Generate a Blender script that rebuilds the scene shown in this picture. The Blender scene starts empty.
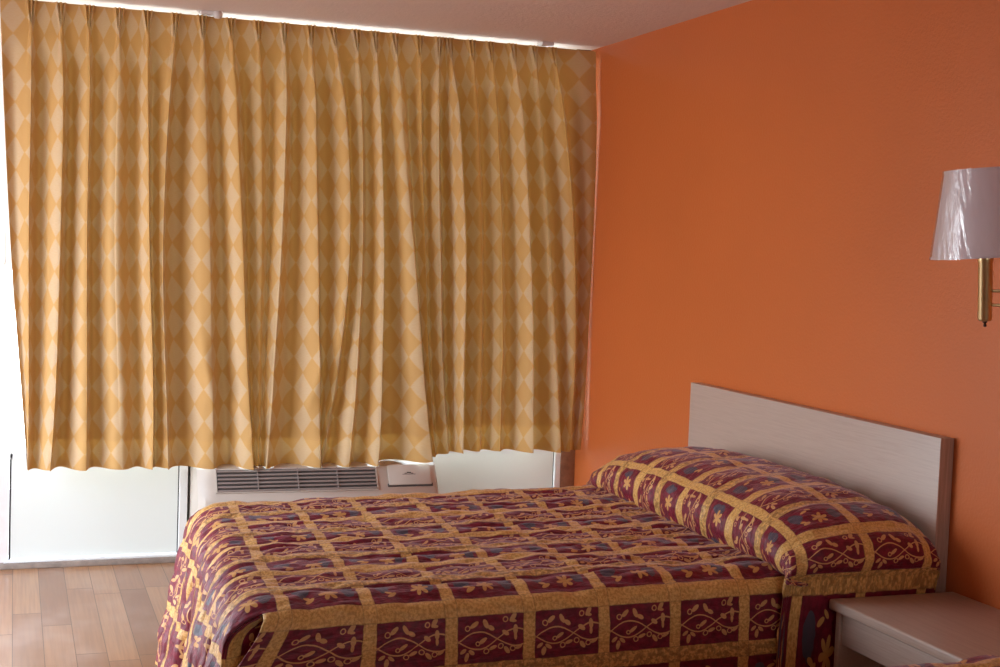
import bpy, bmesh, math, random
import numpy as np
from mathutils import Vector, Matrix

# ------------------------------------------------------------------ camera, sky, light, exposure
S = bpy.context.scene
C = S.collection
PI = math.pi
R = math.radians
cam_d = bpy.data.cameras.new('camera')
cam = bpy.data.objects.new('camera', cam_d)
C.objects.link(cam)
S.camera = cam
cam_d.sensor_fit = 'HORIZONTAL'
cam_d.sensor_width = 36.0
cam_d.lens = 36.0 * 1363.66 / 1000.0
cam_d.clip_start = 0.05
_yaw, _pit, _rol = 0.344341, 0.0620076, 0.0367042
_f = Vector((math.sin(_yaw) * math.cos(_pit), math.cos(_yaw) * math.cos(_pit), -math.sin(_pit)))
_r0 = Vector((math.cos(_yaw), -math.sin(_yaw), 0))
_u0 = _r0.cross(_f)
_r = math.cos(_rol) * _r0 + math.sin(_rol) * _u0
_u = -math.sin(_rol) * _r0 + math.cos(_rol) * _u0
cam.matrix_world = Matrix(((_r.x, _u.x, -_f.x, -2.63829), (_r.y, _u.y, -_f.y, -6.20036), (_r.z, _u.z, -_f.z, 1.45984), (0, 0, 0, 1)))

S.view_settings.view_transform = 'Standard'
S.view_settings.look = 'None'
S.view_settings.gamma = 1.0
S.view_settings.use_curve_mapping = False
S.view_settings.exposure = 0.0
S.cycles.use_denoising = True
S.cycles.max_bounces = 14
S.cycles.diffuse_bounces = 8
S.cycles.transparent_max_bounces = 16
S.cycles.sample_clamp_indirect = 12.0

SKY = 11.5
world = bpy.data.worlds.new('daylight')
S.world = world
world.use_nodes = True
wn = world.node_tree
wn.nodes.clear()
_tc = wn.nodes.new('ShaderNodeTexCoord')
_sx = wn.nodes.new('ShaderNodeSeparateXYZ')
_cr = wn.nodes.new('ShaderNodeValToRGB')
_bg = wn.nodes.new('ShaderNodeBackground')
_wo = wn.nodes.new('ShaderNodeOutputWorld')
_mr = wn.nodes.new('ShaderNodeMapRange')
_mr.inputs['From Min'].default_value = -1
wn.links.new(_tc.outputs['Generated'], _sx.inputs[0])
wn.links.new(_sx.outputs['Z'], _mr.inputs['Value'])
wn.links.new(_mr.outputs[0], _cr.inputs[0])
wn.links.new(_cr.outputs[0], _bg.inputs[0])
wn.links.new(_bg.outputs[0], _wo.inputs[0])
_e = _cr.color_ramp.elements
_e[0].position, _e[0].color = 0.0, (0.58, 0.58, 0.58, 1)      # sunlit paving outside
_e[1].position, _e[1].color = 1.0, (0.55, 0.72, 1.0, 1)
_n = _cr.color_ramp.elements.new(0.49); _n.color = (0.68, 0.69, 0.70, 1)
_n = _cr.color_ramp.elements.new(0.53); _n.color = (0.86, 0.94, 1.0, 1)
_bg.inputs[1].default_value = SKY


def portal(name, loc, sx, sy, rot):
    l = bpy.data.lights.new(name, 'AREA')
    l.shape = 'RECTANGLE'
    l.size, l.size_y = sx, sy
    l.cycles.is_portal = True
    o = bpy.data.objects.new(name, l)
    o.location = loc
    o.rotation_euler = rot                  # looks into the room
    C.objects.link(o)


H = 2.44
WX0, WX1, WZ0, WZ1 = -2.64, -0.075, 0.50, 2.425       # window glass
LX, FY = -3.75, -8.2                                   # left wall and the wall behind the camera
DY0, DY1, DZ = -2.25, -0.55, 2.08                      # open patio doorway in the left wall
portal('window_daylight', ((WX0 + WX1) / 2, 0.115, (0.03 + WZ1) / 2), WX1 - WX0, WZ1 - 0.03, (-PI / 2, 0, 0))
portal('doorway_daylight', (LX - 0.09, (DY0 + DY1) / 2, DZ / 2), DZ, DY1 - DY0, (0, -PI / 2, 0))

FX0, FX1, FZ0, FZ1 = -2.35, -1.15, 1.05, 2.0           # unseen small window, added behind the camera as fill light
portal('fill_window_daylight', ((FX0 + FX1) / 2, FY - 0.09, (FZ0 + FZ1) / 2), FX1 - FX0, FZ1 - FZ0, (PI / 2, 0, 0))

# ------------------------------------------------------------------ node helpers
def srgb(r, g, b):
    f = lambda c: (c / 255 / 12.92) if c / 255 <= 0.04045 else ((c / 255 + 0.055) / 1.055) ** 2.4
    return (f(r), f(g), f(b), 1)


class Sock:
    def __init__(s, g, o): s.g, s.o = g, o
    def _m(s, op, b=None, c=None): return s.g.math(op, s, b, c)
    def __add__(s, b): return s._m('ADD', b)
    __radd__ = __add__
    def __sub__(s, b): return s._m('SUBTRACT', b)
    def __rsub__(s, b): return s.g.math('SUBTRACT', b, s)
    def __mul__(s, b): return s._m('MULTIPLY', b)
    __rmul__ = __mul__
    def __truediv__(s, b): return s._m('DIVIDE', b)
    def abs(s): return s._m('ABSOLUTE')
    def fract(s): return s._m('FRACT')
    def floor(s): return s._m('FLOOR')
    def sin(s): return s._m('SINE')
    def cos(s): return s._m('COSINE')
    def sqrt(s): return s._m('SQRT')
    def lt(s, b): return s._m('LESS_THAN', b)
    def gt(s, b): return s._m('GREATER_THAN', b)
    def max(s, b): return s._m('MAXIMUM', b)
    def min(s, b): return s._m('MINIMUM', b)
    def pow(s, b): return s._m('POWER', b)
    def soft(s, a, b): return s.g.maprange(s, a, b)     # 1 below a, 0 above b


class G:
    """a material's node tree with arithmetic on sockets"""
    def __init__(s, name):
        s.m = bpy.data.materials.new(name)
        s.m.use_nodes = True
        s.t = s.m.node_tree
        s.t.nodes.clear()
        s.out = s.t.nodes.new('ShaderNodeOutputMaterial')

    def n(s, typ, **kw):
        x = s.t.nodes.new(typ)
        for k, v in kw.items(): setattr(x, k, v)
        return x

    def put(s, sock, v):
        if isinstance(v, Sock): s.t.links.new(v.o, sock)
        elif hasattr(v, 'links'): s.t.links.new(v, sock)
        elif v is not None: sock.default_value = v

    def math(s, op, a, b=None, c=None):
        x = s.n('ShaderNodeMath', operation=op)
        s.put(x.inputs[0], a); s.put(x.inputs[1], b)
        if c is not None: s.put(x.inputs[2], c)
        return Sock(s, x.outputs[0])

    def maprange(s, v, a, b, lo=1.0, hi=0.0):
        x = s.n('ShaderNodeMapRange', interpolation_type='SMOOTHSTEP')
        s.put(x.inputs['Value'], v)
        for k, q in (('From Min', a), ('From Max', b), ('To Min', lo), ('To Max', hi)): s.put(x.inputs[k], q)
        return Sock(s, x.outputs[0])

    def coord(s, kind='Object'):
        return s.n('ShaderNodeTexCoord').outputs[kind]

    def xyz(s, vec):
        x = s.n('ShaderNodeSeparateXYZ')
        s.put(x.inputs[0], vec)
        return [Sock(s, o) for o in x.outputs]

    def vec(s, x, y, z=0.0):
        c = s.n('ShaderNodeCombineXYZ')
        for i, v in enumerate((x, y, z)): s.put(c.inputs[i], v)
        return Sock(s, c.outputs[0])

    def noise(s, vec, scale=5, detail=3, rough=0.5, out=0):
        x = s.n('ShaderNodeTexNoise')
        s.put(x.inputs['Vector'], vec)
        x.inputs['Scale'].default_value = scale
        x.inputs['Detail'].default_value = detail
        x.inputs['Roughness'].default_value = rough
        return Sock(s, x.outputs[out])

    def scaled(s, vec, sc):
        x = s.n('ShaderNodeMapping')
        s.put(x.inputs[0], vec)
        x.inputs['Scale'].default_value = sc
        return Sock(s, x.outputs[0])

    def white(s, vec):
        x = s.n('ShaderNodeTexWhiteNoise', noise_dimensions='3D')
        s.put(x.inputs['Vector'], vec)
        return Sock(s, x.outputs['Value'])

    def mix(s, fac, a, b):
        x = s.n('ShaderNodeMix', data_type='RGBA')
        s.put(x.inputs[0], fac); s.put(x.inputs[6], a); s.put(x.inputs[7], b)
        return Sock(s, x.outputs[2])

    def bump(s, h, strength=0.3, dist=0.01):
        x = s.n('ShaderNodeBump')
        x.inputs['Strength'].default_value = strength
        x.inputs['Distance'].default_value = dist
        s.put(x.inputs['Height'], h)
        return Sock(s, x.outputs[0])

    def pbsdf(s, color, rough=0.5, metal=0.0, spec=0.5, normal=None, sheen=0.0, sheen_tint=None, coat=0.0):
        p = s.n('ShaderNodeBsdfPrincipled')
        s.put(p.inputs['Base Color'], color)
        s.put(p.inputs['Roughness'], rough)
        p.inputs['Metallic'].default_value = metal
        p.inputs['Specular IOR Level'].default_value = spec
        if normal is not None: s.put(p.inputs['Normal'], normal)
        if sheen:
            p.inputs['Sheen Weight'].default_value = sheen
            p.inputs['Sheen Roughness'].default_value = 0.35
            if sheen_tint: p.inputs['Sheen Tint'].default_value = sheen_tint
        p.inputs['Coat Weight'].default_value = coat
        return p.outputs[0]

    def done(s, shader):
        s.put(s.out.inputs['Surface'], shader)
        return s.m


# ------------------------------------------------------------------ materials
def mat_plain(name, col, rough=0.5, metal=0.0, mottling=0.06, scale=18, bump=0.0, spec=0.5):
    g = G(name)
    co = g.coord()
    nz = g.noise(co, scale, 4)
    c2 = tuple(max(0, min(1, c * (1 - 3 * mottling))) for c in col[:3]) + (1,)
    sh = g.pbsdf(g.mix(g.maprange(nz, 0.3, 0.7, 0, 1), col, c2), rough, metal, spec,
                 normal=g.bump(g.noise(co, scale * 8, 3), bump, 0.004) if bump else None)
    return g.done(sh)


def mat_wall_paint(name, col, rough=0.42):
    g = G(name)
    co = g.coord()
    big = g.noise(co, 1.3, 3)
    c = g.mix(g.maprange(big, 0.3, 0.75, 0, 1), col, tuple(x * 0.93 for x in col[:3]) + (1,))
    peel = g.noise(co, 95, 3, 0.55)
    n = g.bump(peel, 0.22, 0.006)
    return g.done(g.pbsdf(c, rough, 0, 0.45, normal=n))


def mat_ceiling():
    g = G('ceiling_paint')
    co = g.coord()
    n = g.bump(g.noise(co, 60, 5, 0.6), 0.35, 0.008)
    return g.done(g.pbsdf(srgb(222, 206, 198), 0.75, 0, 0.2, normal=n))


def mat_floor():
    g = G('wood_plank_floor')
    x, y, z = g.xyz(g.coord())
    col = ((x - 0.082) / 0.104).floor()
    r0 = g.white(g.vec(col, 3.1, 0.7))
    yy = (y + r0 * 3.0) / 0.92
    row = yy.floor()
    rnd = g.white(g.vec(col, row, 2.0))
    fx = (((x - 0.082) / 0.104).fract() - 0.5).abs()
    fy = (yy.fract() - 0.5).abs()
    gap = fx.gt(0.488).max(fy.gt(0.4975))
    grain = g.noise(g.vec(x * 16, y * 0.45 + rnd * 9, rnd * 20), 6, 3, 0.5)
    base = g.mix(rnd, srgb(140, 94, 64), srgb(180, 132, 92))
    c = g.mix(g.maprange(grain, 0.3, 0.75, 0, 0.45), base, srgb(132, 88, 62))
    scuff = g.noise(g.vec(x, y * 0.7, 0), 3.0, 3, 0.55)
    c = g.mix(g.maprange(scuff, 0.42, 0.72, 0.0, 0.42), c, srgb(204, 184, 170))
    c = g.mix(gap * 0.75, c, srgb(60, 36, 26))
    rough = g.maprange(scuff, 0.4, 0.7, 0.30, 0.44)
    return g.done(g.pbsdf(c, rough, 0, 0.5))


def mat_laminate(name, col, dark, axis):
    """pale laminate with fine grain lines along one axis"""
    g = G(name)
    x, y, z = g.xyz(g.coord())
    v = {'x': g.vec(x * 0.8, y * 30, z * 30), 'y': g.vec(x * 30, y * 0.8, z * 30), 'z': g.vec(x * 30, y * 30, z * 0.8)}[axis]
    n1 = g.noise(v, 6, 5, 0.6)
    n2 = g.noise(v, 22, 3, 0.6)
    c = g.mix(g.maprange(n1 * 0.65 + n2 * 0.35, 0.35, 0.68, 0, 1), col, dark)
    return g.done(g.pbsdf(c, 0.38, 0, 0.45, normal=g.bump(n2, 0.06, 0.002)))


def mat_curtain(name, hem=False):
    """woven harlequin diamonds, straw on gold; lets daylight through"""
    g = G(name)
    u, v, _ = g.xyz(g.coord('UV'))
    wob = g.noise(g.vec(u, v, 0), 9, 2) * 0.010
    p = (u + wob) / 0.094
    q = v / 0.1415
    # each pale lozenge touches the next tip to tip; gold fills between
    d = ((p.fract() - 0.5).abs() + (q.fract() - 0.5).abs())
    pale = g.maprange(d, 0.44, 0.53)
    line = g.maprange((d - 0.5).abs(), 0.012, 0.03)
    weave = g.noise(g.vec(u * 900, v * 260, 0), 1, 2)
    slub = g.noise(g.vec(u * 60, v * 420, 1), 1, 3)
    c = g.mix(pale, srgb(192, 150, 98), srgb(196, 168, 138))
    c = g.mix(line * 0.3, c, srgb(206, 158, 84))
    c = g.mix(g.maprange(slub, 0.35, 0.7, 0, 0.22), c, srgb(190, 140, 80))
    n = g.bump(weave * 0.5 + slub, 0.12, 0.002)
    # unseen white lining, added to bounce daylight onto the panels below
    back = g.n('ShaderNodeNewGeometry').outputs['Backfacing']
    dif = g.pbsdf(g.mix(back, c, srgb(238, 234, 226)), 0.7, 0, 0.18, normal=n, sheen=0.12)
    tr = g.n('ShaderNodeBsdfTranslucent')
    tc = g.mix(pale, srgb(226, 168, 80), srgb(229, 184, 110))
    g.put(tr.inputs[0], tc)
    ms = g.n('ShaderNodeMixShader')
    g.put(ms.inputs[0], 0.046 if not hem else 0.085)
    g.put(ms.inputs[1], dif); g.put(ms.inputs[2], tr.outputs[0])
    return g.done(ms.outputs[0])


RW, RH = 0.2105, 0.168          # bedspread repeat along the bed and across it


def mat_bedspread():
    g = G('quilted_jacquard_cloth')
    u, v, _ = g.xyz(g.coord('UV'))
    P3 = g.vec(u, v, 0)
    u1 = u + (g.noise(P3, 22, 2) - 0.5) * 0.006
    v1 = v + (g.noise(g.vec(v, u, 3), 22, 2) - 0.5) * 0.006
    pu = u1 / RW
    pv = v1 / RH
    ms, mb = 0.0165 / RW, 0.0215 / RH
    fa, fb = pu.fract(), pv.fract()
    strip = ((fa - 0.5).abs()).gt(0.5 - ms)
    band = ((fb - 0.5).abs()).gt(0.5 - mb)
    A = (fa - ms) / (1 - 2 * ms)
    B = (fb - mb) / (1 - 2 * mb)
    vine_row = g.math('MODULO', pv.floor() + 101.0, 2.0)       # rows alternate vine and flower
    # cell in metres for round shapes
    W, Hh = RW * (1 - 2 * ms), RH * (1 - 2 * mb)

    def leaf(a, b, ang, L, wd):
        dx = (A - a) * W
        dy = (B - b) * Hh
        ca, sa = math.cos(R(ang)), math.sin(R(ang))
        p = (dx * ca + dy * sa) / L
        q = (dx * (-sa) + dy * ca) / wd
        return (p * p + q * q).lt(1.0)

    def ring(a, b, r, w=0.0015):
        dx = (A - a) * W
        dy = (B - b) * Hh
        return ((dx * dx + dy * dy).sqrt() - r).abs().lt(w)

    ph = ((A - 0.02) * (PI / 0.58)).sin() * 0.185
    ctr = 0.52 - 0.04 * A
    vm = (B - ctr - ph).abs().lt(0.016).max((B - ctr + ph).abs().lt(0.016))
    vlines = vm
    for a, b, an, L, w in ((.25, .17, -40, .013, .006), (.42, .17, 65, .013, .006), (.50, .26, 30, .010, .006),
                           (.84, .07, -55, .013, .006), (.85, .14, 5, .008, .004), (.38, .52, -35, .013, .005),
                           (.73, .38, 35, .011, .006), (.88, .32, 88, .013, .006), (.88, .46, 90, .011, .004),
                           (.08, .72, 140, .010, .005), (.14, .85, 100, .013, .006), (.21, .75, 40, .010, .005),
                           (.53, .68, -20, .011, .005), (.75, .76, 50, .012, .006), (.93, .70, -30, .010, .005)):
        vm = vm.max(leaf(a, b, an, L, w))
    for a, b, r in ((.15, .24, .0065), (.73, .10, .006), (.30, .58, .005), (.43, .74, .0065), (.65, .66, .0065), (.84, .73, .0065)):
        vm = vm.max(ring(a, b, r))
    # flower cell: blue-grey brushed leaves and a gold six-petalled bloom, shifted cell by cell
    sh = g.white(g.vec(pu.floor(), pv.floor(), 1.0)) * 0.22
    fx = (A - 0.52 - sh) * W
    fy = (B - 0.60) * Hh
    rr = (fx * fx + fy * fy).sqrt()
    th = g.math('ARCTAN2', fy, fx)
    bloom = rr.lt(((th * 3.0 + 0.6).cos().abs()) * 0.017 + 0.0085)
    bud = leaf(.30, .74, -30, .014, .006).max(leaf(.26, .66, 20, .010, .005)).max(leaf(.40, .28, -20, .013, .005)).max(leaf(.50, .20, 30, .010, .004))
    fl = bloom.max(bud)
    brush = g.noise(P3, 34, 3)
    b1 = (((A - 0.20) * W / 0.028).pow(2.0) + ((B - 0.42) * Hh / 0.040).pow(2.0)) + (brush - 0.5) * 1.1
    b2 = (((A - 0.86) * W / 0.024).pow(2.0) + ((B - 0.50) * Hh / 0.045).pow(2.0)) + (brush - 0.5) * 1.1
    blue = b1.lt(0.55).max(b2.lt(0.45))
    wine = g.mix(g.maprange(g.noise(P3, 60, 3), .35, .65, 0, 1), srgb(126, 20, 44), srgb(98, 13, 33))
    floral = g.mix(blue * 0.85, wine, srgb(70, 74, 86))
    floral = g.mix(fl, floral, srgb(206, 150, 84))
    vine = g.mix(vm, wine, srgb(206, 152, 98))
    cell = g.mix(vine_row, floral, vine)
    broc = g.noise(P3, 130, 4, 0.65)
    gold = g.mix(g.maprange(broc, .38, .62, 0, 1), srgb(228, 180, 108), srgb(194, 140, 74))
    leafy = g.noise(g.vec(u, v, 7), 70, 3)
    oddband = band * (g.math('MODULO', (pv + 0.5).floor() + 100.0, 2.0)).gt(0.5)
    gold = g.mix(oddband * g.maprange(leafy, .45, .55, 0, 0.55), gold, srgb(120, 78, 36))
    mask = strip.max(band)
    c = g.mix(mask, cell, gold)
    stitch = ((fa - 0.5).abs() - (0.5 - ms)).abs().lt(0.008).max(((fb - 0.5).abs() - (0.5 - mb)).abs().lt(0.010))
    c = g.mix(stitch * 0.25, c, srgb(90, 50, 26))
    h = g.noise(g.vec(u * 2.2, v * 6.5, 0), 9, 4, 0.55) * 1.2 + g.noise(P3, 220, 2) * 0.10 + mask * 0.10 - stitch * 0.25
    n = g.bump(h, 0.55, 0.011)
    sh = g.pbsdf(c, 0.46, 0, 0.38, normal=n, sheen=0.25, sheen_tint=(1.0, 0.80, 0.95, 1))
    return g.done(sh)


def mat_glass():
    g = G('window_glass')
    a = g.n('ShaderNodeBsdfTransparent')
    a.inputs[0].default_value = (0.93, 0.96, 0.95, 1)
    b = g.n('ShaderNodeBsdfGlossy')
    b.inputs['Roughness'].default_value = 0.02
    f = g.n('ShaderNodeFresnel')
    f.inputs[0].default_value = 1.45
    m = g.n('ShaderNodeMixShader')
    g.put(m.inputs[0], f.outputs[0]); g.put(m.inputs[1], a.outputs[0]); g.put(m.inputs[2], b.outputs[0])
    return g.done(m.outputs[0])


def mat_panel():
    """white fibreglass infill panel that lets a little daylight through"""
    g = G('white_fibreglass_panel')
    n = g.bump(g.noise(g.coord(), 40, 3), 0.05, 0.002)
    dif = g.pbsdf(srgb(228, 228, 224), 0.42, 0, 0.4, normal=n)
    tr = g.n('ShaderNodeBsdfTranslucent')
    tr.inputs[0].default_value = srgb(232, 236, 228)
    m = g.n('ShaderNodeMixShader')
    m.inputs[0].default_value = 0.15
    g.put(m.inputs[1], dif); g.put(m.inputs[2], tr.outputs[0])
    return g.done(m.outputs[0])


def mat_wrap():
    """thin clear plastic film with creases"""
    g = G('clear_plastic_film')
    co = g.coord('UV')
    u, v, _ = g.xyz(co)
    h = g.noise(g.vec(u * 46 + v * 3, v * 2.4, 0), 1.0, 4, 0.55)
    n = g.bump(h, 0.5, 0.012)
    a = g.n('ShaderNodeBsdfTransparent')
    a.inputs[0].default_value = (0.97, 0.97, 0.98, 1)
    b = g.n('ShaderNodeBsdfGlossy')
    b.inputs['Roughness'].default_value = 0.22
    g.put(b.inputs['Normal'], n)
    f = g.n('ShaderNodeFresnel')
    f.inputs[0].default_value = 1.5
    g.put(f.inputs['Normal'], n)
    fac = Sock(g, f.outputs[0]) * 1.1 + g.maprange(h, .52, .62, 0, 0.05)
    m = g.n('ShaderNodeMixShader')
    g.put(m.inputs[0], fac.min(0.35)); g.put(m.inputs[1], a.outputs[0]); g.put(m.inputs[2], b.outputs[0])
    return g.done(m.outputs[0])


def mat_shade():
    g = G('lamp_shade_fabric')
    co = g.coord()
    n = g.bump(g.noise(co, 300, 2), 0.15, 0.002)
    dif = g.pbsdf(srgb(248, 242, 246), 0.7, 0, 0.3, normal=n)
    tr = g.n('ShaderNodeBsdfTranslucent')
    tr.inputs[0].default_value = srgb(250, 246, 250)
    m = g.n('ShaderNodeMixShader')
    m.inputs[0].default_value = 0.55
    g.put(m.inputs[1], dif); g.put(m.inputs[2], tr.outputs[0])
    return g.done(m.outputs[0])


M = {}
M['orange'] = mat_wall_paint('orange_wall_paint', srgb(202, 107, 54))
M['white_wall'] = mat_wall_paint('white_wall_paint', srgb(226, 216, 208), 0.5)
M['jamb'] = mat_plain('white_gloss_paint', srgb(238, 228, 226), 0.4, 0, 0.02)
M['ceiling'] = mat_ceiling()
M['floor'] = mat_floor()
M['headboard'] = mat_laminate('pale_wood_laminate', srgb(188, 167, 155), srgb(178, 156, 144), 'y')
M['edge'] = mat_laminate('shaded_end_laminate', srgb(186, 150, 132), srgb(160, 122, 104), 'z')  # darker copy of the headboard laminate, shade of its end put into the colour
M['stand'] = mat_laminate('pale_nightstand_laminate', srgb(186, 164, 150), srgb(172, 148, 134), 'y')
M['curtain'] = mat_curtain('harlequin_curtain_cloth')
M['hem'] = mat_curtain('harlequin_curtain_hem', True)
M['bed'] = mat_bedspread()
M['glass'] = mat_glass()
M['wrap'] = mat_wrap()
M['shade'] = mat_shade()
M['panel'] = mat_panel()
M['alu'] = mat_plain('grey_aluminium_frame', srgb(228, 226, 224), 0.45, 0.0, 0.01, 30)
M['kerb'] = mat_plain('worn_grey_sill', srgb(154, 136, 124), 0.6, 0.0, 0.10, 22, 0.2)
M['trimwood'] = mat_plain('brown_painted_trim', srgb(156, 110, 84), 0.5, 0, 0.1, 30)
M['dark'] = mat_plain('dark_gap', srgb(52, 46, 46), 0.7, 0, 0.05)
M['ac'] = mat_plain('beige_plastic_cover', srgb(204, 192, 180), 0.42, 0, 0.02, 10)
M['acdark'] = mat_plain('dark_recess_shade', srgb(78, 72, 70), 0.6, 0, 0.05)  # dark colour for the shade behind the louvres and under the control door
M['louvre'] = mat_plain('grey_grille_louvre', srgb(150, 138, 132), 0.45, 0, 0.03)
M['print'] = mat_plain('dark_printed_mark', srgb(84, 74, 72), 0.5, 0, 0.03)
M['brass'] = mat_plain('polished_brass', srgb(222, 196, 146), 0.3, 1.0, 0.03, 30)
M['bronze'] = mat_plain('dark_bronze', srgb(70, 46, 34), 0.4, 0.8, 0.05)
M['bulb'] = mat_plain('frosted_bulb_glass', srgb(236, 234, 228), 0.35, 0, 0.01)
M['rail'] = mat_plain('white_rail_enamel', srgb(222, 216, 214), 0.4, 0.0, 0.03)
M['mattress'] = mat_plain('white_ticking', srgb(226, 222, 214), 0.85, 0, 0.03)
M['plate'] = mat_plain('ivory_plate_plastic', srgb(240, 234, 232), 0.4, 0, 0.02)

# ------------------------------------------------------------------ mesh helpers
def link(name, me, m, parent=None, smooth=True):
    me.materials.append(m) if m else None
    if smooth:
        me.polygons.foreach_set('use_smooth', np.ones(len(me.polygons), dtype=bool))
    o = bpy.data.objects.new(name, me)
    C.objects.link(o)
    if parent: o.parent = parent
    return o


def obj(name, bm, m, parent=None, smooth=False, angle=35):
    bmesh.ops.recalc_face_normals(bm, faces=bm.faces)
    me = bpy.data.meshes.new(name)
    bm.to_mesh(me)
    bm.free()
    o = link(name, me, m, parent, smooth)
    if smooth:
        me.set_sharp_from_angle(angle=R(angle))
    return o


def box(bm, x0, x1, y0, y1, z0, z1, bev=0.0, seg=2):
    r = bmesh.ops.create_cube(bm, size=1.0, matrix=Matrix.Translation(((x0 + x1) / 2, (y0 + y1) / 2, (z0 + z1) / 2)) @ Matrix.Diagonal((x1 - x0, y1 - y0, z1 - z0, 1)))
    if bev:
        es = list({e for v in r['verts'] for e in v.link_edges})
        bmesh.ops.bevel(bm, geom=es, offset=bev, segments=seg, profile=0.5, affect='EDGES')


def boxo(name, b, m, parent=None, bev=0.0, seg=2):
    bm = bmesh.new()
    box(bm, *b, bev=bev, seg=seg)
    return obj(name, bm, m, parent, smooth=bev > 0)


def tube(bm, pts, r, n=16, caps=True):
    rings = []
    pts = [Vector(p) for p in pts]
    for i, p in enumerate(pts):
        d = (pts[min(i + 1, len(pts) - 1)] - pts[max(i - 1, 0)]).normalized()
        a = d.orthogonal().normalized() if abs(d.z) > 0.9 else d.cross(Vector((0, 0, 1))).normalized()
        b = d.cross(a)
        rr = r[i] if isinstance(r, (list, tuple)) else r
        rings.append([bm.verts.new(p + (a * math.cos(2 * PI * k / n) + b * math.sin(2 * PI * k / n)) * rr) for k in range(n)])
    for A_, B_ in zip(rings, rings[1:]):
        for k in range(n):
            bm.faces.new((A_[k], A_[(k + 1) % n], B_[(k + 1) % n], B_[k]))
    if caps:
        bm.faces.new(rings[0]); bm.faces.new(rings[-1])


def lathe(bm, cx, cy, prof, n=32, close=False):
    """prof: (radius, z) pairs, open ended unless the radius reaches 0"""
    rings = []
    for r, z in prof:
        rings.append([bm.verts.new((cx + max(r, 1e-5) * math.cos(2 * PI * k / n), cy + max(r, 1e-5) * math.sin(2 * PI * k / n), z)) for k in range(n)])
    for A_, B_ in zip(rings, rings[1:]):
        for k in range(n):
            bm.faces.new((A_[k], A_[(k + 1) % n], B_[(k + 1) % n], B_[k]))
    if close:
        A_, B_ = rings[-1], rings[0]
        for k in range(n):
            bm.faces.new((A_[k], A_[(k + 1) % n], B_[(k + 1) % n], B_[k]))


def prism(bm, prof, x0, x1):
    """a closed y-z outline swept along x"""
    a = [bm.verts.new((x0, y, z)) for y, z in prof]
    b = [bm.verts.new((x1, y, z)) for y, z in prof]
    n = len(prof)
    for k in range(n):
        bm.faces.new((a[k], a[(k + 1) % n], b[(k + 1) % n], b[k]))
    bm.faces.new(a); bm.faces.new(b)


def grid_mesh(name, P, UV=None, mask=None):
    """P: (n, m, 3) points; mask (n-1, m-1) keeps cells"""
    n, m = P.shape[:2]
    idx = np.arange(n * m).reshape(n, m)
    q = np.stack((idx[:-1, :-1], idx[:-1, 1:], idx[1:, 1:], idx[1:, :-1]), -1)
    if mask is not None: q = q[mask]
    q = q.reshape(-1, 4)
    used = np.unique(q)
    re = np.full(n * m, -1); re[used] = np.arange(len(used))
    q = re[q]
    V_ = P.reshape(-1, 3)[used]
    me = bpy.data.meshes.new(name)
    me.vertices.add(len(V_))
    me.vertices.foreach_set('co', V_.astype(np.float32).ravel())
    me.loops.add(len(q) * 4)
    me.loops.foreach_set('vertex_index', q.astype(np.int32).ravel())
    me.polygons.add(len(q))
    me.polygons.foreach_set('loop_start', (np.arange(len(q)) * 4).astype(np.int32))
    if UV is not None:
        ul = me.uv_layers.new(name='UVMap')
        ul.data.foreach_set('uv', UV.reshape(-1, 2)[used][q.ravel()].astype(np.float32).ravel())
    me.update(calc_edges=True)
    me.validate()
    return me


_rng = np.random.default_rng(7)
_LAT = _rng.random((256, 256))


def vnoise(x, y, seed=0):
    """smooth value noise in [-1, 1]"""
    x = x + seed * 17.3; y = y + seed * 9.7
    xi = np.floor(x).astype(int); yi = np.floor(y).astype(int)
    fx = x - xi; fy = y - yi
    fx = fx * fx * (3 - 2 * fx); fy = fy * fy * (3 - 2 * fy)
    L = lambda a, b: _LAT[a % 256, b % 256]
    return 2 * ((L(xi, yi) * (1 - fx) + L(xi + 1, yi) * fx) * (1 - fy) + (L(xi, yi + 1) * (1 - fx) + L(xi + 1, yi + 1) * fx) * fy) - 1


def sstep(x, a, b):
    t = np.clip((x - a) / (b - a), 0, 1)
    return t * t * (3 - 2 * t)


def normals(P):
    a = np.gradient(P, axis=0); b = np.gradient(P, axis=1)
    n = np.cross(a, b)
    return n / (np.linalg.norm(n, axis=-1, keepdims=True) + 1e-9)


def thing(name, label, cat, loc=(0, 0, 0), group=None):
    o = bpy.data.objects.new(name, None)
    o.empty_display_size = 0.1
    C.objects.link(o)
    o.location = loc
    tag(o, label, cat, group)
    return o


def tag(o, label, cat, group=None):
    o['label'] = label; o['category'] = cat
    if group: o['group'] = group
    return o


def settle(root):
    """children were built in world coordinates: keep them there under the moved root"""
    bpy.context.view_layer.update()
    inv = root.matrix_world.inverted()
    for ch in root.children:
        ch.matrix_parent_inverse = inv


def struct(o):
    o['kind'] = 'structure'
    return o


# ------------------------------------------------------------------ the room
struct(boxo('floor', (LX - .1, 0.1, FY - .1, 0.12, -0.10, 0.0), M['floor']))
struct(boxo('ceiling', (LX - .1, 0.1, FY - .1, 0.12, H, H + 0.10), M['ceiling']))
struct(boxo('wall_right', (0.0, 0.1, FY, 0.12, 0.0, H), M['orange']))
bm = bmesh.new()
box(bm, LX - .1, LX, FY, DY0, 0, H)
box(bm, LX - .1, LX, DY0, DY1, DZ, H)
box(bm, LX - .1, LX, DY1, 0.12, 0, H)
struct(obj('wall_left', bm, M['white_wall']))
bm = bmesh.new()
for y0, y1, z0, z1 in ((DY0 - .06, DY0, 0, DZ + .06), (DY1, DY1 + .06, 0, DZ + .06), (DY0, DY1, DZ, DZ + .06)):
    box(bm, LX - .11, LX + .012, y0, y1, z0, z1, 0.003)
struct(obj('door_1', bm, M['jamb']))
bm = bmesh.new()
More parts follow.
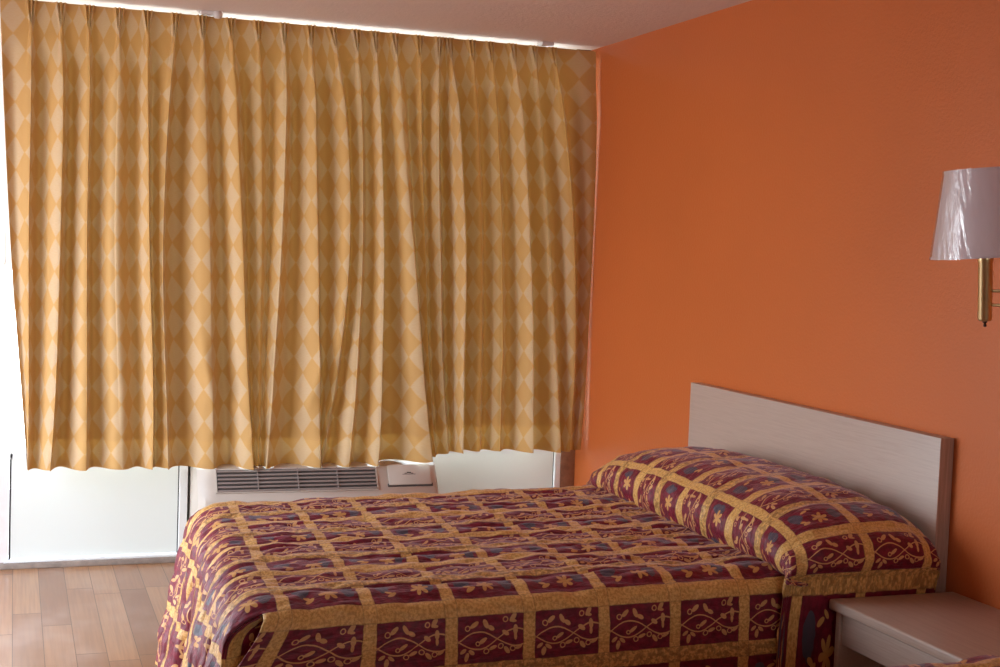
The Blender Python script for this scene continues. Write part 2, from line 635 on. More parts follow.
box(bm, LX, FX0, FY - .1, FY, 0, H); box(bm, FX1, 0.0, FY - .1, FY, 0, H)
box(bm, FX0, FX1, FY - .1, FY, 0, FZ0); box(bm, FX0, FX1, FY - .1, FY, FZ1, H)
struct(obj('wall_front', bm, M['white_wall']))
w2 = struct(boxo('fill_window', (FX0 - .02, FX1 + .02, FY - .09, FY + .03, FZ0 - .03, FZ0), M['alu'], bev=0.004))  # sill of the added fill window
boxo('pane', (FX0, FX1, FY - .06, FY - .054, FZ0, FZ1), M['glass'], w2)
bm = bmesh.new()
box(bm, LX, WX0 - 0.002, -0.004, 0.12, 0, H)               # white wall and jamb left of the window
struct(obj('wall_back', bm, M['jamb']))

# window: glass above, enamelled panels below, the air conditioner between them
win = struct(boxo('window_1', (WX0, WX1, 0.0, 0.12, WZ1, H), M['alu']))       # head rail
bm = bmesh.new()
for x0, x1 in ((WX0, WX0 + .012), (-1.925, -1.885), (-0.765, -0.735), (WX1 - .02, WX1)):
    box(bm, x0, x1, -0.006, 0.10, WZ0 - 0.02, WZ1)
box(bm, WX0, WX1, -0.006, 0.10, WZ0 - 0.022, WZ0)
obj('window_frame', bm, M['alu'], win)
for x0, x1 in ((WX0 + .012, -1.925), (-1.885, -0.765), (-0.735, WX1 - .02)):
    boxo('pane', (x0, x1, 0.05, 0.056, WZ0, WZ1), M['glass'], win)
boxo('lower_panel', (WX0 + .008, -1.926, 0.0, 0.004, 0.040, WZ0 - .022), M['panel'], win)
boxo('lower_panel', (-0.735, -0.112, 0.0, 0.004, 0.040, WZ0 - .022), M['panel'], win)
for x0, x1 in ((WX0, WX0 + .008), (-1.926, -1.918), (-.737, -.735), (-.112, -.105)):
    boxo('panel_gap', (x0, x1, 0.008, 0.02, 0.036, WZ0 - .022), M['dark'], win)
boxo('sleeve_back', (-1.884, -0.737, 0.085, 0.10, 0.03, WZ0 - .022), M['dark'], win)
bm = bmesh.new()
box(bm, -1.920, -1.884, -0.014, 0.10, 0.035, WZ0 - .022, 0.003)
box(bm, -0.105, -0.075, -0.012, 0.10, 0.035, WZ0 - .022, 0.003)
obj('mullion', bm, M['alu'], win)
boxo('window_sill', (WX0 - .02, -0.075, -0.020, 0.10, 0.026, 0.036), M['alu'], win, 0.002)
struct(boxo('trim_1', (-0.075, 0.0, -0.014, 0.12, 0.0, H), M['trimwood'], bev=0.003))
struct(boxo('baseboard_back', (WX0 - .22, -0.075, -0.030, 0.10, 0.0, 0.026), M['kerb'], bev=0.004))

# a step of paving outside the openings
struct(boxo('ground_outside', (LX - 3.0, 1.0, -4.0, 2.6, -0.22, -0.12), M['kerb']))

# ------------------------------------------------------------------ the curtain
PLEATS = [(-2.58, -2.576, -2.568), (-2.462, -2.452, -2.472), (-2.35, -2.347, -2.333), (-2.228, -2.228, -2.196), (-2.109, -2.082, -2.057),
          (-1.996, -2.028, -1.998), (-1.878, -1.836, -1.799), (-1.754, -1.697, -1.631), (-1.636, -1.608, -1.596), (-1.522, -1.528, -1.56),
          (-1.402, -1.362, -1.323), (-1.294, -1.211, -1.296), (-1.193, -1.15, -1.175), (-1.106, -1.052, -1.043), (-1.013, -0.915, -0.802),
          (-0.9, -0.852, -0.773), (-0.809, -0.79, -0.714), (-0.752, -0.678, -0.645), (-0.645, -0.58, -0.556), (-0.553, -0.48, -0.46),
          (-0.439, -0.344, -0.308), (-0.334, -0.237, -0.158), (-0.233, -0.114, -0.084)]
EDGES = ((-2.701, -2.648, -2.580), (-0.016, -0.005, -0.019))
ZT, ZM, ZB = 2.349, 1.42, 0.565
CT = 2.421                                # top of the cloth


def build_curtain():
    ks = np.array([EDGES[0]] + PLEATS + [EDGES[1]])          # (25, 3)
    nk = len(ks)
    zz = np.concatenate((np.linspace(CT, CT - 0.16, 44)[:-1], np.linspace(CT - 0.16, 0.44, 150)))
    nz = len(zz)
    # quadratic tracks through the three heights, held straight outside them
    zc = np.clip(zz, 0.44, CT)
    l0 = (zc - ZM) * (zc - ZB) / ((ZT - ZM) * (ZT - ZB))
    l1 = (zc - ZT) * (zc - ZB) / ((ZM - ZT) * (ZM - ZB))
    l2 = (zc - ZT) * (zc - ZM) / ((ZB - ZT) * (ZB - ZM))
    tr = ks[:, 0][None] * l0[:, None] + ks[:, 1][None] * l1[:, None] + ks[:, 2][None] * l2[:, None]     # (nz, nk)
    rng = np.random.default_rng(3)
    amp = rng.uniform(0.030, 0.058, nk); amp[18] = .085
    over = rng.uniform(-0.2, 1.0, nk)
    sharp = rng.uniform(0.75, 1.5, nk)
    lean = rng.uniform(0.50, 0.82, nk); lean[rng.random(nk) < 0.15] = 1.15
    dip = rng.uniform(-0.25, 0.35, nk)
    nu = 44
    uu = (1 - np.cos(np.linspace(0, PI, nu + 1))) / 2        # dense at both ridges
    uu = 0.55 * uu + 0.45 * np.linspace(0, 1, nu + 1)
    X, Y, CU = [], [], []
    cpos = 0.0
    t = (CT - zz)                                            # distance below the top
    open_ = sstep(t, 0.105, 0.36)[:, None]                   # how far the fold has opened
    fan = np.clip((0.105 - t) / 0.105, 0, 1)[:, None]        # above the pinch
    low = sstep(zz, 1.35, 0.5)[:, None]
    for k in range(nk - 1):
        u = uu if k == nk - 2 else uu[:-1]
        x0 = tr[:, k][:, None]; x1 = tr[:, k + 1][:, None]
        w = x1 - x0
        uq = u[None]
        edgeL, edgeR = (k == 0), (k == nk - 2)
        # open fold
        aL = 0.012 if edgeL else amp[k]; aR = 0.010 if edgeR else amp[k + 1]
        a = aL * (1 - uq) + aR * uq
        wide = np.clip(w / 0.11, 0.45, 1.25)
        # the cloth drops back steeply just right of each ridge and comes forward slowly to the next
        ph = uq ** lean[k]
        prof = (0.5 + 0.5 * np.cos(2 * PI * ph)) ** (sharp[k] * (1 - uq) + sharp[k + 1] * uq)
        y_open = -a * wide * (1.9 * prof - 0.75 - dip[k] * np.sin(PI * uq) ** 2)
        skew = (over[k] * (1 - uq) + over[k + 1] * uq)
        x_open = x0 + w * (uq + 0.07 * skew * np.sin(2 * PI * uq))
        # pinch-pleated heading: flat cloth with a pinched pleat at each end
        dL = uq * w; dR = (1 - uq) * w
        pw = 0.0042 + 0.0135 * fan + 0.05 * np.clip(t - 0.105, 0, 0.2)[:, None]
        fing = lambda d: np.exp(-(d / (1.38 * pw)) ** 6) * (1 - np.minimum(1, fan * 3) * (0.5 - 0.5 * np.cos(2 * PI * d / pw)) * 0.9)
        pl = (0.0 if edgeL else 1.0) * fing(dL) + (0.0 if edgeR else 1.0) * fing(dR)
        y_top = 0.014 - (0.034 - 0.006 * fan) * pl
        x_top = x0 + w * uq
        X.append(x_open * open_ + x_top * (1 - open_))
        Y.append(y_open * open_ + y_top * (1 - open_))
        # cloth coordinate from the arc length at the middle height
        i = nz // 2
        px, py = X[-1][i], Y[-1][i]
        seg = np.concatenate(([0], np.hypot(np.diff(px), np.diff(py))))
        CU.append(cpos + np.cumsum(seg)); cpos = CU[-1][-1] + 0.004
    X = np.concatenate(X, 1); Y = np.concatenate(Y, 1); CU = np.concatenate(CU)
    Z = np.repeat(zz[:, None], X.shape[1], 1)
    # hem line: lower at the left, higher at the right
    frac = (X - (-2.6)) / 2.6
    zb = 0.4480 + 0.0145 * sstep(frac, 0.55, 0.68) + 0.034 * sstep(frac, 0.68, 0.75) + 0.006 * vnoise(X * 9, X * 0 + 2) * sstep(np.abs(frac - 0.45), 0.2, 0.3)
    zb = zb - 0.10 * np.clip(-Y - 0.02, 0, 0.08) * sstep(np.abs(frac - 0.47), 0.26, 0.2)      # rests on the air conditioner
    Z = CT + (Z - CT) * (CT - zb) / (CT - 0.44)
    # sideways buckling and soft creases in the lower third
    Y += 0.010 * low * vnoise(X * 7 + Z * 2.2, Z * 3.0, 1) + 0.004 * low * vnoise(X * 20 - Z * 9, Z * 12, 2)
    Y += 0.004 * vnoise(X * 10, Z * 2.0, 5) * open_
    X += 0.008 * vnoise(X * 3, Z * 1.5, 4) * open_ * np.minimum(1, np.minimum(-X, X + 2.72) * 8)
    # the loose left edge swings back towards the glass, the right edge hugs the wall
    e = sstep(X, tr[0, 1] , -2.75) * 0
    P = np.stack((X, Y - 0.125, Z), -1)
    # buckled folds near the hem where the cloth rests on the air conditioner
    for bx, bz, ang, L, wd, hgt in ((-1.83, 0.86, 0.22, 0.22, 0.035, -0.022), (-1.35, 0.85, -0.30, 0.26, 0.035, -0.024), (-1.72, 0.72, 0.7, 0.10, 0.03, -0.016),
                                    (-1.25, 0.70, -0.6, 0.10, 0.025, 0.018), (-0.92, 0.64, 0.5, 0.12, 0.03, -0.014), (-1.62, 0.62, -0.5, 0.09, 0.025, -0.014)):
        dx = P[..., 0] - bx; dz = P[..., 2] - bz
        p = dx * math.cos(ang) + dz * math.sin(ang); q = -dx * math.sin(ang) + dz * math.cos(ang)
        P[..., 1] += hgt * np.exp(-(p / wd) ** 2 - (q / L) ** 2)
    UV = np.stack((np.repeat(CU[None], nz, 0), np.repeat((CT - zz)[:, None], X.shape[1], 1)), -1)
    return P, UV, zz


cur = thing('curtain', 'gold and straw diamond-patterned pinch-pleated curtain across the whole window', 'curtain', (-1.33, -0.125, 0.45))
Pc, UVc, zzc = build_curtain()
hem_i = int(np.searchsorted(-zzc, -(0.44 + 0.125)))
link('drape', grid_mesh('drape', Pc[:hem_i + 1, ::-1], UVc[:hem_i + 1, ::-1]), M['curtain'], cur)
# single-layer hem, made more translucent than the drape so that it glows
Ph2 = Pc[hem_i:].copy(); Ph2[..., 1] -= 0.0014 * np.clip(np.arange(len(Ph2)) / 2.0, 0, 1)[:, None]
link('hem', grid_mesh('hem', Ph2[:, ::-1], UVc[hem_i:, ::-1]), M['hem'], cur)
settle(cur)

# curtain rail hidden behind the heading, hung from the ceiling by brackets
rail = thing('curtain_rail', 'white traverse curtain rail above the curtain, under the ceiling', 'curtain rail', (-1.35, -0.09, 2.40))
bm = bmesh.new()
prism(bm, [(-0.070, 2.392), (-0.085, 2.392), (-0.085, 2.414), (-0.070, 2.414)], -2.66, -0.03)
obj('track', bm, M['rail'], rail)
for bx in (-1.86, -0.28):
    bm = bmesh.new()
    box(bm, bx - 0.03, bx + 0.03, -0.150, -0.072, 2.424, H - 0.001, 0.002)
    box(bm, bx - 0.02, bx + 0.02, -0.082, -0.072, 2.41, 2.43)
    obj('bracket', bm, M['rail'], rail)
bm = bmesh.new()
lathe(bm, -1.822, -0.172, [(0.0, 2.404), (0.014, 2.407), (0.021, 2.417), (0.021, 2.427), (0.016, 2.435), (0.0, 2.4385)], 24)
obj('pulley_cover', bm, M['rail'], rail, True)
settle(rail)

# ------------------------------------------------------------------ air conditioner
ac = thing('air_conditioner', 'beige through-wall air conditioner below the curtain, behind the bed', 'air conditioner', (-1.32, -0.12, 0.02))
AX0, AX1 = -1.872, -0.758
prof = [(0.06, 0.02), (0.06, 0.452), (-0.10, 0.452), (-0.135, 0.450), (-0.165, 0.443), (-0.235, 0.335), (-0.246, 0.312), (-0.25, 0.28), (-0.25, 0.05), (-0.24, 0.02)]
bm = bmesh.new()
secs = []
for i in range(4):
    f = i / 3 * PI / 2
    secs.append((0.075 * (1 - math.cos(f)), 1 - math.sin(f)))
secs = [(AX0 + x, k) for x, k in secs] + [(AX1 - x * 0.45, k) for x, k in reversed(secs)]
rings = []
for x, k in secs:
    rings.append([bm.verts.new((x, y + (0.075 * k * min(1, max(0, (-0.06 - y) / 0.12))), z - (0.010 * k if z > 0.4 and y < 0 else 0))) for y, z in prof])
for a_, b_ in zip(rings, rings[1:]):
    for k in range(len(prof)):
        bm.faces.new((a_[k], a_[(k + 1) % len(prof)], b_[(k + 1) % len(prof)], b_[k]))
bm.faces.new(rings[0]); bm.faces.new(rings[-1])
obj('cover', bm, M['ac'], ac, True, 28)
# frame of the sloping face
sa = Vector((0, -0.235 + 0.165, 0.335 - 0.443)).normalized()      # down the slope
sn = Vector((0, sa.z, -sa.y))                                      # out of the slope
if sn.y > 0: sn = -sn
so = Vector((0, -0.165, 0.443))


def slope(x, d, h):
    p = so + sa * d + sn * h
    return (x, p.y, p.z)


def slope_box(bm, x0, x1, d0, d1, h0, h1):
    v = [bm.verts.new(slope(x, d, h)) for x in (x0, x1) for d in (d0, d1) for h in (h0, h1)]
    for f in ((0, 1, 3, 2), (4, 6, 7, 5), (0, 4, 5, 1), (2, 3, 7, 6), (0, 2, 6, 4), (1, 5, 7, 3)):
        bm.faces.new([v[i] for i in f])


gx0, gx1 = -1.782, -1.062
gr = bpy.data.objects.new('grille', None)
bm = bmesh.new()
slope_box(bm, gx0, gx1, 0.006, 0.112, 0.0005, 0.0015)  # flat dark sheet on the slope, standing in for shade behind the louvres
grille = obj('grille', bm, M['acdark'], ac)
grille['label'] = 'dark sheet painted as the shade inside the louvred outlet'
bm = bmesh.new()
for k in range(6):
    d = 0.012 + k * 0.0185
    slope_box(bm, gx0 + .003, gx1 - .003, d, d + 0.0085, 0.002, 0.010)
obj('louvre', bm, M['louvre'], grille)
for fx in (0.25, 0.5, 0.75):
    xx = gx0 + (gx1 - gx0) * fx
    bm = bmesh.new()
    slope_box(bm, xx - .002, xx + .002, 0.006, 0.112, 0.0015, 0.0115)
    obj('grille_rib', bm, M['louvre'], grille)
bm = bmesh.new()
slope_box(bm, gx0 - .006, gx0, 0.002, 0.117, 0, 0.006); slope_box(bm, gx1, gx1 + .006, 0.002, 0.117, 0, 0.006)
slope_box(bm, gx0 - .006, gx1 + .006, 0.112, 0.118, 0, 0.006)
obj('grille_frame', bm, M['ac'], grille)
bm = bmesh.new()
slope_box(bm, -1.005, -0.802, -0.002, 0.098, 0.002, 0.009)
bmesh.ops.bevel(bm, geom=list(bm.edges), offset=0.003, segments=2, profile=.5, affect='EDGES')
door = obj('control_door', bm, M['ac'], ac, True)
bm = bmesh.new()
slope_box(bm, -1.010, -0.797, 0.090, 0.105, 0.0005, 0.004)
obj('door_shadow', bm, M['acdark'], door)  # dark strip painted as the shadow line under the control door
# the small maker's mark: a mountain outline over a short line of print
bm = bmesh.new()
mx, md = -0.905, 0.040
for x0, x1, d0, d1 in ((-.032, .030, .006, .0085), (-.022, -.010, .001, .004), (-.010, .000, -.004, .002), (.000, .010, -.003, .003), (.010, .020, .001, .0045)):
    slope_box(bm, mx + x0, mx + x1, md + d0, md + d1, 0.0088, 0.0096)
obj('maker_mark', bm, M['print'], door)
bpy.data.objects.remove(gr)
settle(ac)

# ------------------------------------------------------------------ beds
BF, BN, BT = -1.475, -2.765, 0.557        # far and near edge of the flat top, its height
XE = -1.950                               # foot edge of the flat top
RR = 0.085


def roll(d):
    """arc length d past an edge -> (out, down) over a quarter round"""
    a = np.clip(d / RR, 0, PI / 2)
    out = RR * np.sin(a)
    down = RR * (1 - np.cos(a)) + np.maximum(0, d - RR * PI / 2)
    return np.where(d > 0, out, 0), np.where(d > 0, down, 0)


U0, V0 = -1.918, 2.842                     # a strip and the seam band sit here


def build_spread():
    hang = BT - RR - 0.012 + RR * PI / 2
    s = np.concatenate((np.arange(-0.36, XE, -0.0085), np.linspace(XE, XE - RR * PI / 2, 14), np.linspace(XE - RR * PI / 2, XE - hang, 62)[1:]))
    tf = np.concatenate((np.linspace(hang, RR * PI / 2, 40), np.linspace(RR * PI / 2, 0, 14)[1:]))
    tn = np.concatenate((np.linspace(0, RR * PI / 2, 14)[1:], np.linspace(RR * PI / 2, hang, 56)[1:]))
    t = np.concatenate((BF + tf, np.arange(BF, BN, -0.0072)[1:], BN - tn))
    Sg, Tg = np.meshgrid(s, t, indexing='ij')
    ds = np.maximum(0, XE - Sg)
    dn = np.maximum(0, BN - Tg); df = np.maximum(0, Tg - BF)
    xo, xd = roll(ds); no, nd = roll(dn); fo, fd = roll(df)
    X = np.maximum(Sg, XE) - xo
    Y = np.clip(Tg, BN, BF) - no + fo
    Z = BT - xd - nd - fd
    X -= 0.062 * sstep(-Tg, 1.4, 2.85) * np.clip(Sg / XE, 0, 1)          # laid slightly askew
    Z -= 0.030 * np.clip(Sg / XE, 0, 1) ** 1.3 * np.clip(Z / BT, 0, 1)      # the mattress sinks towards its foot
    # the top sags a little towards its middle and crowns at the rim
    onx = (ds <= 0)
    X -= 0.17 * np.maximum(0, xd - .04) * (1 + 0.12 * vnoise(Tg * 7, xd * 2, 8))            # foot panel flares outwards
    cn = sstep(Sg, XE + 0.30, XE - 0.10)
    X -= (0.74 * cn * np.maximum(0, nd - 0.03) + 0.28 * cn * np.maximum(0, fd - 0.05)) * (nd + fd > 0)
    Y -= 0.05 * np.maximum(0, nd - .03) + 0.03 * cn * nd
    Y += 0.06 * np.maximum(0, fd - .03) - 0.16 * cn * np.maximum(0, fd - .1)
    inner = sstep(Tg, BN + 0.16, BN - 0.03)
    Y += 0.03 * inner * np.maximum(0, xd - 0.05)            # near corner of the foot panel falls inwards
    P = np.stack((X, Y, Z), -1)
    N = normals(P)
    N *= np.where(N[..., 2:3].mean() < 0, -1, 1)
    # quilting: puffs between the bands, ruched into ridges that run along the bed
    v = -Tg; u = Sg
    q = (v - V0) / RH
    warp = 0.12 * vnoise(u * 5, v * 5, 11) + 0.06 * vnoise(u * 13, v * 11, 12)
    puff = np.abs(np.cos(PI * (q * 2.0 + warp * 0.7 + 0.5 * (xd > 0.04))))
    puffx = np.abs(np.sin(PI * ((u - U0) / RW * 1.5 + 0.2 * vnoise(u * 4, v * 9, 13) + 0.5 * np.floor(q * 2 + warp))))
    ruche = vnoise(u * 7, v * 42, 14) + 0.6 * vnoise(u * 12, v * 75, 15)
    soft = vnoise(u * 5, v * 4, 16)
    k_top = sstep(np.maximum(nd, fd), 0.10, 0.02)
    k_foot = sstep(xd, 0.02, 0.12)
    D = k_top * (0.0105 * puff ** 0.7 + 0.005 * puffx ** .8 + 0.0042 * ruche * (1 + 0.6 * k_foot) + 0.005 * soft + 0.0035 * vnoise(u * 24, v * 30, 25))
    fold = vnoise(u * 1.6, v * 15 + 0.5 * vnoise(u * 3, v * 3, 19), 17) + 0.7 * vnoise(u * 3, v * 31, 18)
    D += k_foot * k_top * (0.024 * fold * sstep(xd, 0.03, 0.3) + 0.011 * vnoise(u * 3, v * 55, 27))
    flap = 1 - k_top
    D += flap * (0.006 * vnoise(u * 3, nd * 2, 21) + 0.0022 * puff)
    D += flap * cn * 0.012 * vnoise(u * 9, nd * 1.5 + 3, 22)
    P = P + N * D[..., None]
    P[..., 2] = np.maximum(P[..., 2], 0.012)
    drop = (ds > 0.03) & ((dn > 0.06) | (df > 0.06))
    m = ~(drop[:-1, :-1] | drop[1:, 1:] | drop[1:, :-1] | drop[:-1, 1:])
    # corner fold: cloth tucked from the foot panel's edge in behind the near panel
    ia = int(np.max(np.where(dn[0] <= 0.06))); rows = np.where(ds[:, 0] > 0.028)[0]
    A_ = P[rows, ia]
    w = np.linspace(0, 1, 14)[None, :, None]
    B_ = np.stack((A_[:, 0] + 0.21, np.full(len(A_), BN - 0.035), np.minimum(A_[:, 2], BT - 0.06)), -1)
    K = A_[:, None] * (1 - w) + B_[:, None] * w
    K[..., 1] += 0.035 * np.sin(PI * w[..., 0]) + 0.006 * vnoise(w[..., 0] * 5, K[..., 2] * 9, 51)
    KUV = np.stack((np.repeat(Sg[rows, ia][:, None] - U0, 14, 1), -Tg[rows, ia][:, None] - V0 + 0.23 * np.repeat(w[..., 0], len(rows), 0)), -1)
    UV = np.stack(((u - U0), (v - V0)), -1)
    return P, UV, m, K, KUV


def build_pillow_cover():
    # outline of the pillow under the cloth in x-z, from the tuck over the crest to the headboard
    px = np.array([-.430, -.492, -.540, -.556, -.548, -.515, -.455, -.37, -.28, -.20, -.135, -.085, -.062, -.058, -.058])
    pz = np.array([-.030, -.016, .010, .055, .105, .150, .182, .200, .208, .204, .190, .160, .115, .05, -.03])
    L = np.concatenate(([0], np.cumsum(np.hypot(np.diff(px), np.diff(pz)))))
    a = np.linspace(0, L[-1], 150)
    k = np.ones(5) / 5
    sm = lambda z: np.convolve(np.pad(z, 2, mode='edge'), k, 'valid')
    fx = sm(np.interp(a, L, px)); fz = sm(np.interp(a, L, pz))
    # y path and height scale along the bed's width, from the far end to the near floor
    ty = np.array([-1.335, -1.330, -1.345, -1.40, -1.52, -1.70, -1.95, -2.20, -2.45, -2.62, -2.75, -2.85, -2.915, -2.935, -2.908, -2.886, -2.880, -2.880])
    th = np.array([-0.16, -.05, 0.10, .42, .74, .92, 1.0, 1.0, .985, .94, .85, .70, .50, .26, .0, -.25, -.5, -1.0])
    tz = th * 0.208
    tl = np.concatenate(([0], np.cumsum(np.hypot(np.diff(ty), np.diff(tz)))))
    tl_end = np.linspace(0, tl[-1], 330)
    Yp = sm(sm(np.interp(tl_end, tl, ty))); Hs = sm(sm(np.interp(tl_end, tl, th)))
    n_, m_ = len(a), len(tl_end)
    up = np.clip(Hs, 0, 1)[None]
    X = np.repeat(fx[:, None], m_, 1)
    # ends of the bolster draw in towards its axis
    ax = -0.30
    draw = (0.55 + 0.45 * np.clip(up, 0, 1) ** .5)
    fl = sstep(np.arange(m_), m_ * 0.80, m_ * 0.93)[None]          # where the near side hangs as a flat flap
    far = sstep(np.arange(m_), m_ * 0.25, 0)[None]
    X = X + (ax - X) * (1 - draw) * far * 0.35
    Z = BT + fz[:, None] * up
    Z = np.where(Hs[None] < 0, BT + Hs[None] * 0.52, Z)
    ic = np.argmin(np.hypot(fx + .515, fz - .150))
    fxf = np.clip(-0.530 + (a - a[ic]), -0.556 - 0.02 * np.clip((a[ic] - a) / 0.2, 0, 1), -0.058)
    tofl = sstep(Hs, 0.85, 0.10)[None] * (np.arange(m_) > 150)[None]
    X = X * (1 - tofl) + fxf[:, None] * tofl
    Y = np.repeat(Yp[None], n_, 0)
    # towards tuck and headboard the near face is drawn in so the end stays rounded
    roundx = 1 - np.clip(np.abs((fx - ax) / 0.27), 0, 1) ** 3
    pull = (1 - roundx)[:, None]
    nearw = sstep(Yp, -2.70, -2.93)[None]
    farw = sstep(Yp, -1.60, -1.36)[None]
    Y = Y + 0.045 * pull * nearw * np.clip(up * 3, 0, 1) - 0.05 * pull * farw
    P = np.stack((X, Y, Z), -1)
    N = normals(P)
    if N[75, 150, 2] < 0: N = -N
    iseam = np.argmin(np.abs(Yp + 2.80) + (np.arange(m_) < 150) * 9)
    v = tl_end - tl_end[iseam] - 0.075
    icrest = np.argmin(np.hypot(fx + .515, fz - .150))
    u = -(a[icrest] - a) + 0.0
    Ug, Vg = np.meshgrid(u, v, indexing='ij')
    q = Vg / RH
    puff = np.abs(np.sin(PI * q)) ** .6 * np.abs(np.sin(PI * Ug / RW)) ** .6
    D = 0.007 * puff + 0.0045 * vnoise(Ug * 14, Vg * 14, 31) + 0.0022 * vnoise(Ug * 40, Vg * 36, 32)
    D *= (1 - 0.6 * fl)
    P = P + N * D[..., None]
    UV = np.stack((Ug, Vg), -1)
    return P, UV


def soft_box(name, b, m, parent, bev):
    return boxo(name, b, m, parent, bev, 4)


Ps, UVs, Ms, Ks, KUVs = build_spread()
Pp, UVp = build_pillow_cover()


def make_bed(dy, labels, group):
    bed = thing('bed', labels[0], 'bed', (-1.0, -2.1 + dy, 0), group[0] if group else None)
    # headboard panel; its shaded near end is painted darker
    hb = boxo('headboard', (-0.050, -0.003, -2.873 + dy, -1.290 + dy, 0.30, 0.949), M['headboard'], bed, 0.0015)
    boxo('shaded_end', (-0.0495, -0.003, -2.8745 + dy, -2.873 + dy, 0.30, 0.949), M['edge'], hb)
    soft_box('mattress', (-1.90, -0.062, -2.765 + dy, -1.465 + dy, 0.30, 0.530), M['mattress'], bed, 0.04)
    soft_box('box_spring', (-1.90, -0.062, -2.765 + dy, -1.465 + dy, 0.11, 0.298), M['mattress'], bed, 0.02)
    for x in (-1.80, -0.16):
        for y in (-2.66, -1.56):
            bm = bmesh.new()
            tube(bm, [(x, y + dy, 0.0), (x, y + dy, 0.109)], 0.022, 12)
            obj('leg', bm, M['bronze'], bed)
    settle(bed)
    sp = thing('bedspread', labels[1], 'bedspread', (-1.0, -2.1 + dy, 0.56), group[1] if group else None)
    o = link('quilt', grid_mesh('quilt', Ps + np.array((0, dy, 0)), UVs, Ms), M['bed'], sp)
    o2 = link('pillow_cover', grid_mesh('pillow_cover', Pp + np.array((0, dy - (0.11 if dy else 0), 0)), UVp), M['bed'], sp)
    o3 = link('corner_fold', grid_mesh('corner_fold', Ks + np.array((0, dy, 0)), KUVs), M['bed'], sp)
    for q in (o, o2, o3):
        md = q.modifiers.new('cloth_thickness', 'SOLIDIFY')
        md.thickness = 0.006; md.offset = -1.0
    settle(sp)
    return bed, sp


make_bed(0.0, ('bed with a low pale wood-laminate headboard against the orange wall', 'burgundy and gold quilted bedspread covering the whole bed in front of the curtain'), None)
make_bed(-2.250, ('second bed this side of the nightstand, mostly outside the picture', 'edge of a burgundy and gold bedspread in front of the nightstand'), None)

# ------------------------------------------------------------------ nightstand
ns = thing('nightstand', 'pale laminate nightstand with an open front between the two beds', 'nightstand', (-0.21, -3.2, 0))
NY0, NY1 = -3.50, -2.915
boxo('top', (-0.430, -0.002, NY0, NY1 + 0.008, 0.467, 0.497), M['stand'], ns, 0.006, 3)
boxo('side_panel', (-0.410, -0.004, NY1 - 0.022, NY1 - 0.002, 0.0, 0.466), M['stand'], ns, 0.002)
boxo('side_panel', (-0.410, -0.004, NY0 + 0.008, NY0 + 0.028, 0.0, 0.466), M['stand'], ns, 0.002)
boxo('drawer', (-0.404, -0.386, NY0 + 0.030, NY1 - 0.024, 0.372, 0.464), M['stand'], ns, 0.002)
boxo('back_panel', (-0.020, -0.006, NY0 + 0.029, NY1 - 0.023, 0.02, 0.464), M['edge'], ns)
boxo('shelf', (-0.395, -0.021, NY0 + 0.029, NY1 - 0.023, 0.06, 0.080), M['stand'], ns, 0.002)
settle(ns)

# ------------------------------------------------------------------ wall lamp
LXc, LYc = -0.25, -3.272
lamp = thing('wall_lamp', 'brass swing-arm wall lamp with a white shade still in clear plastic', 'lamp', (LXc, LYc, 1.32))
bm = bmesh.new()
prof = []
for i in range(15):
    f = i / 14
    prof.append((0.147 - 0.042 * f, 1.480 + 0.224 * f))
lathe(bm, LXc, LYc, prof + [(r - 0.002, z) for r, z in reversed(prof)], 64, True)
sh = obj('lamp_shade', bm, M['shade'], lamp, True, 60)
bm = bmesh.new()
lathe(bm, LXc, LYc, [(0.1490, 1.478), (0.1495, 1.482), (0.1480, 1.485), (0.1455, 1.485), (0.1455, 1.478)], 64, True)
obj('shade_trim', bm, M['shade'], sh, True)
bm = bmesh.new()
lathe(bm, LXc, LYc, [(0.1068, 1.700), (0.1066, 1.706), (0.1035, 1.706), (0.1035, 1.700)], 64, True)
obj('shade_trim', bm, M['shade'], sh, True)
# film: a slightly larger crinkled cone
n, m = 96, 26
th = np.linspace(0, 2 * PI, n + 1)
ff = np.linspace(-0.015, 1.015, m)
T, F = np.meshgrid(th, ff, indexing='ij')
per = np.cos(T) * 3.0; pes = np.sin(T) * 3.0
rad = 0.1510 - 0.0415 * F + 0.0012 * vnoise(per * 3 + F * 2, pes * 3, 41) + 0.0008 * vnoise(per * 7 + F * 5, pes * 7, 42)
Pw = np.stack((LXc + rad * np.cos(T), LYc + rad * np.sin(T), 1.480 + 0.224 * F), -1)
link('plastic_wrap', grid_mesh('plastic_wrap', Pw, np.stack((T / (2 * PI), F), -1)), M['wrap'], sh)
bm = bmesh.new()
lathe(bm, LXc, LYc, [(0.0, 1.316), (0.016, 1.318), (0.0185, 1.324), (0.0185, 1.470), (0.0205, 1.474), (0.0205, 1.482), (0.014, 1.486), (0.014, 1.50), (0.0, 1.50)], 32)
body = obj('body', bm, M['brass'], lamp, True)
bm = bmesh.new()
lathe(bm, LXc, LYc, [(0.0, 1.302), (0.004, 1.303), (0.0045, 1.307), (0.003, 1.311), (0.006, 1.314), (0.006, 1.317), (0.0, 1.318)], 16)
obj('switch_knob', bm, M['bronze'], body, True)
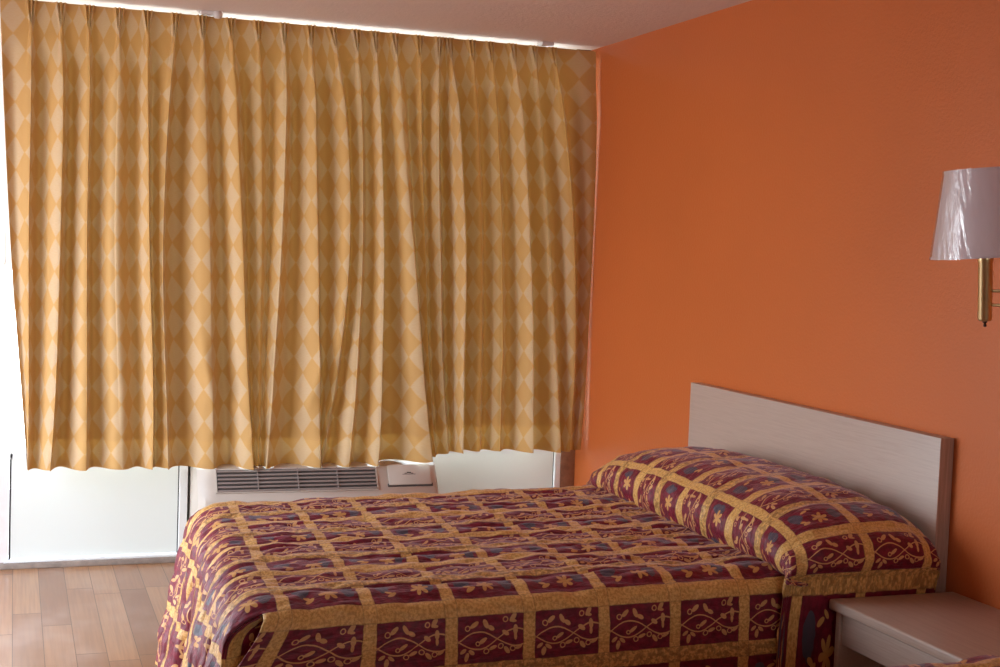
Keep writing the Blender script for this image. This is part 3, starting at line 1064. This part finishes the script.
bm = bmesh.new()
lathe(bm, LXc, LYc, [(0.014, 1.50), (0.017, 1.52), (0.028, 1.555), (0.030, 1.575), (0.024, 1.60), (0.0, 1.612)], 24)
obj('bulb', bm, M['bulb'], lamp, True)
bm = bmesh.new()
for k in range(3):
    a = 2 * PI * k / 3 + 0.5
    tube(bm, [(LXc + 0.014 * math.cos(a), LYc + 0.014 * math.sin(a), 1.492), (LXc + 0.149 * math.cos(a), LYc + 0.149 * math.sin(a), 1.488)], 0.0016, 8)
obj('shade_spider', bm, M['brass'], lamp)
for zz in (1.361, 1.398):
    bm = bmesh.new()
    tube(bm, [(LXc + .010, LYc - .012, zz), (-0.13, -3.55, zz), (-0.045, -3.66, zz)], 0.0042, 12)
    obj('arm', bm, M['brass'], lamp, True)
boxo('wall_bracket', (-0.052, -0.001, -3.70, -3.63, 1.30, 1.46), M['brass'], lamp, 0.006)
lean = lambda deg: Matrix.Translation((LXc, LYc, 1.45)) @ Matrix.Rotation(R(-deg), 4, _f) @ Matrix.Translation((-LXc, -LYc, -1.45))
for o in list(lamp.children_recursive):
    if o.name.split('.')[0] in ('arm', 'wall_bracket'): continue
    top_ = o
    while top_.parent != lamp: top_ = top_.parent
    o.data.transform(Matrix.Translation(_r * 0.013 + Vector((0, 0, 0.008))) @ lean(5.5) if top_.name.startswith(('lamp_shade', 'shade_spider')) else lean(2.6))     # it hangs a little crooked
settle(lamp)

# ------------------------------------------------------------------ small plate on the jamb
pl = thing('latch_plate', 'small white plate on the white jamb left of the curtain', 'plate', (-2.70, -0.008, 1.38))
boxo('plate_body', (-2.735, -2.672, -0.012, -0.0045, 1.315, 1.455), M['plate'], pl, 0.002)
for z in (1.335, 1.435):
    bm = bmesh.new()
    bmesh.ops.create_cone(bm, cap_ends=True, segments=12, radius1=0.004, radius2=0.004, depth=0.002, matrix=Matrix.Translation((-2.69, -0.0128, z)) @ Matrix.Rotation(PI / 2, 4, 'X'))
    obj('screw', bm, M['alu'], pl)
settle(pl)
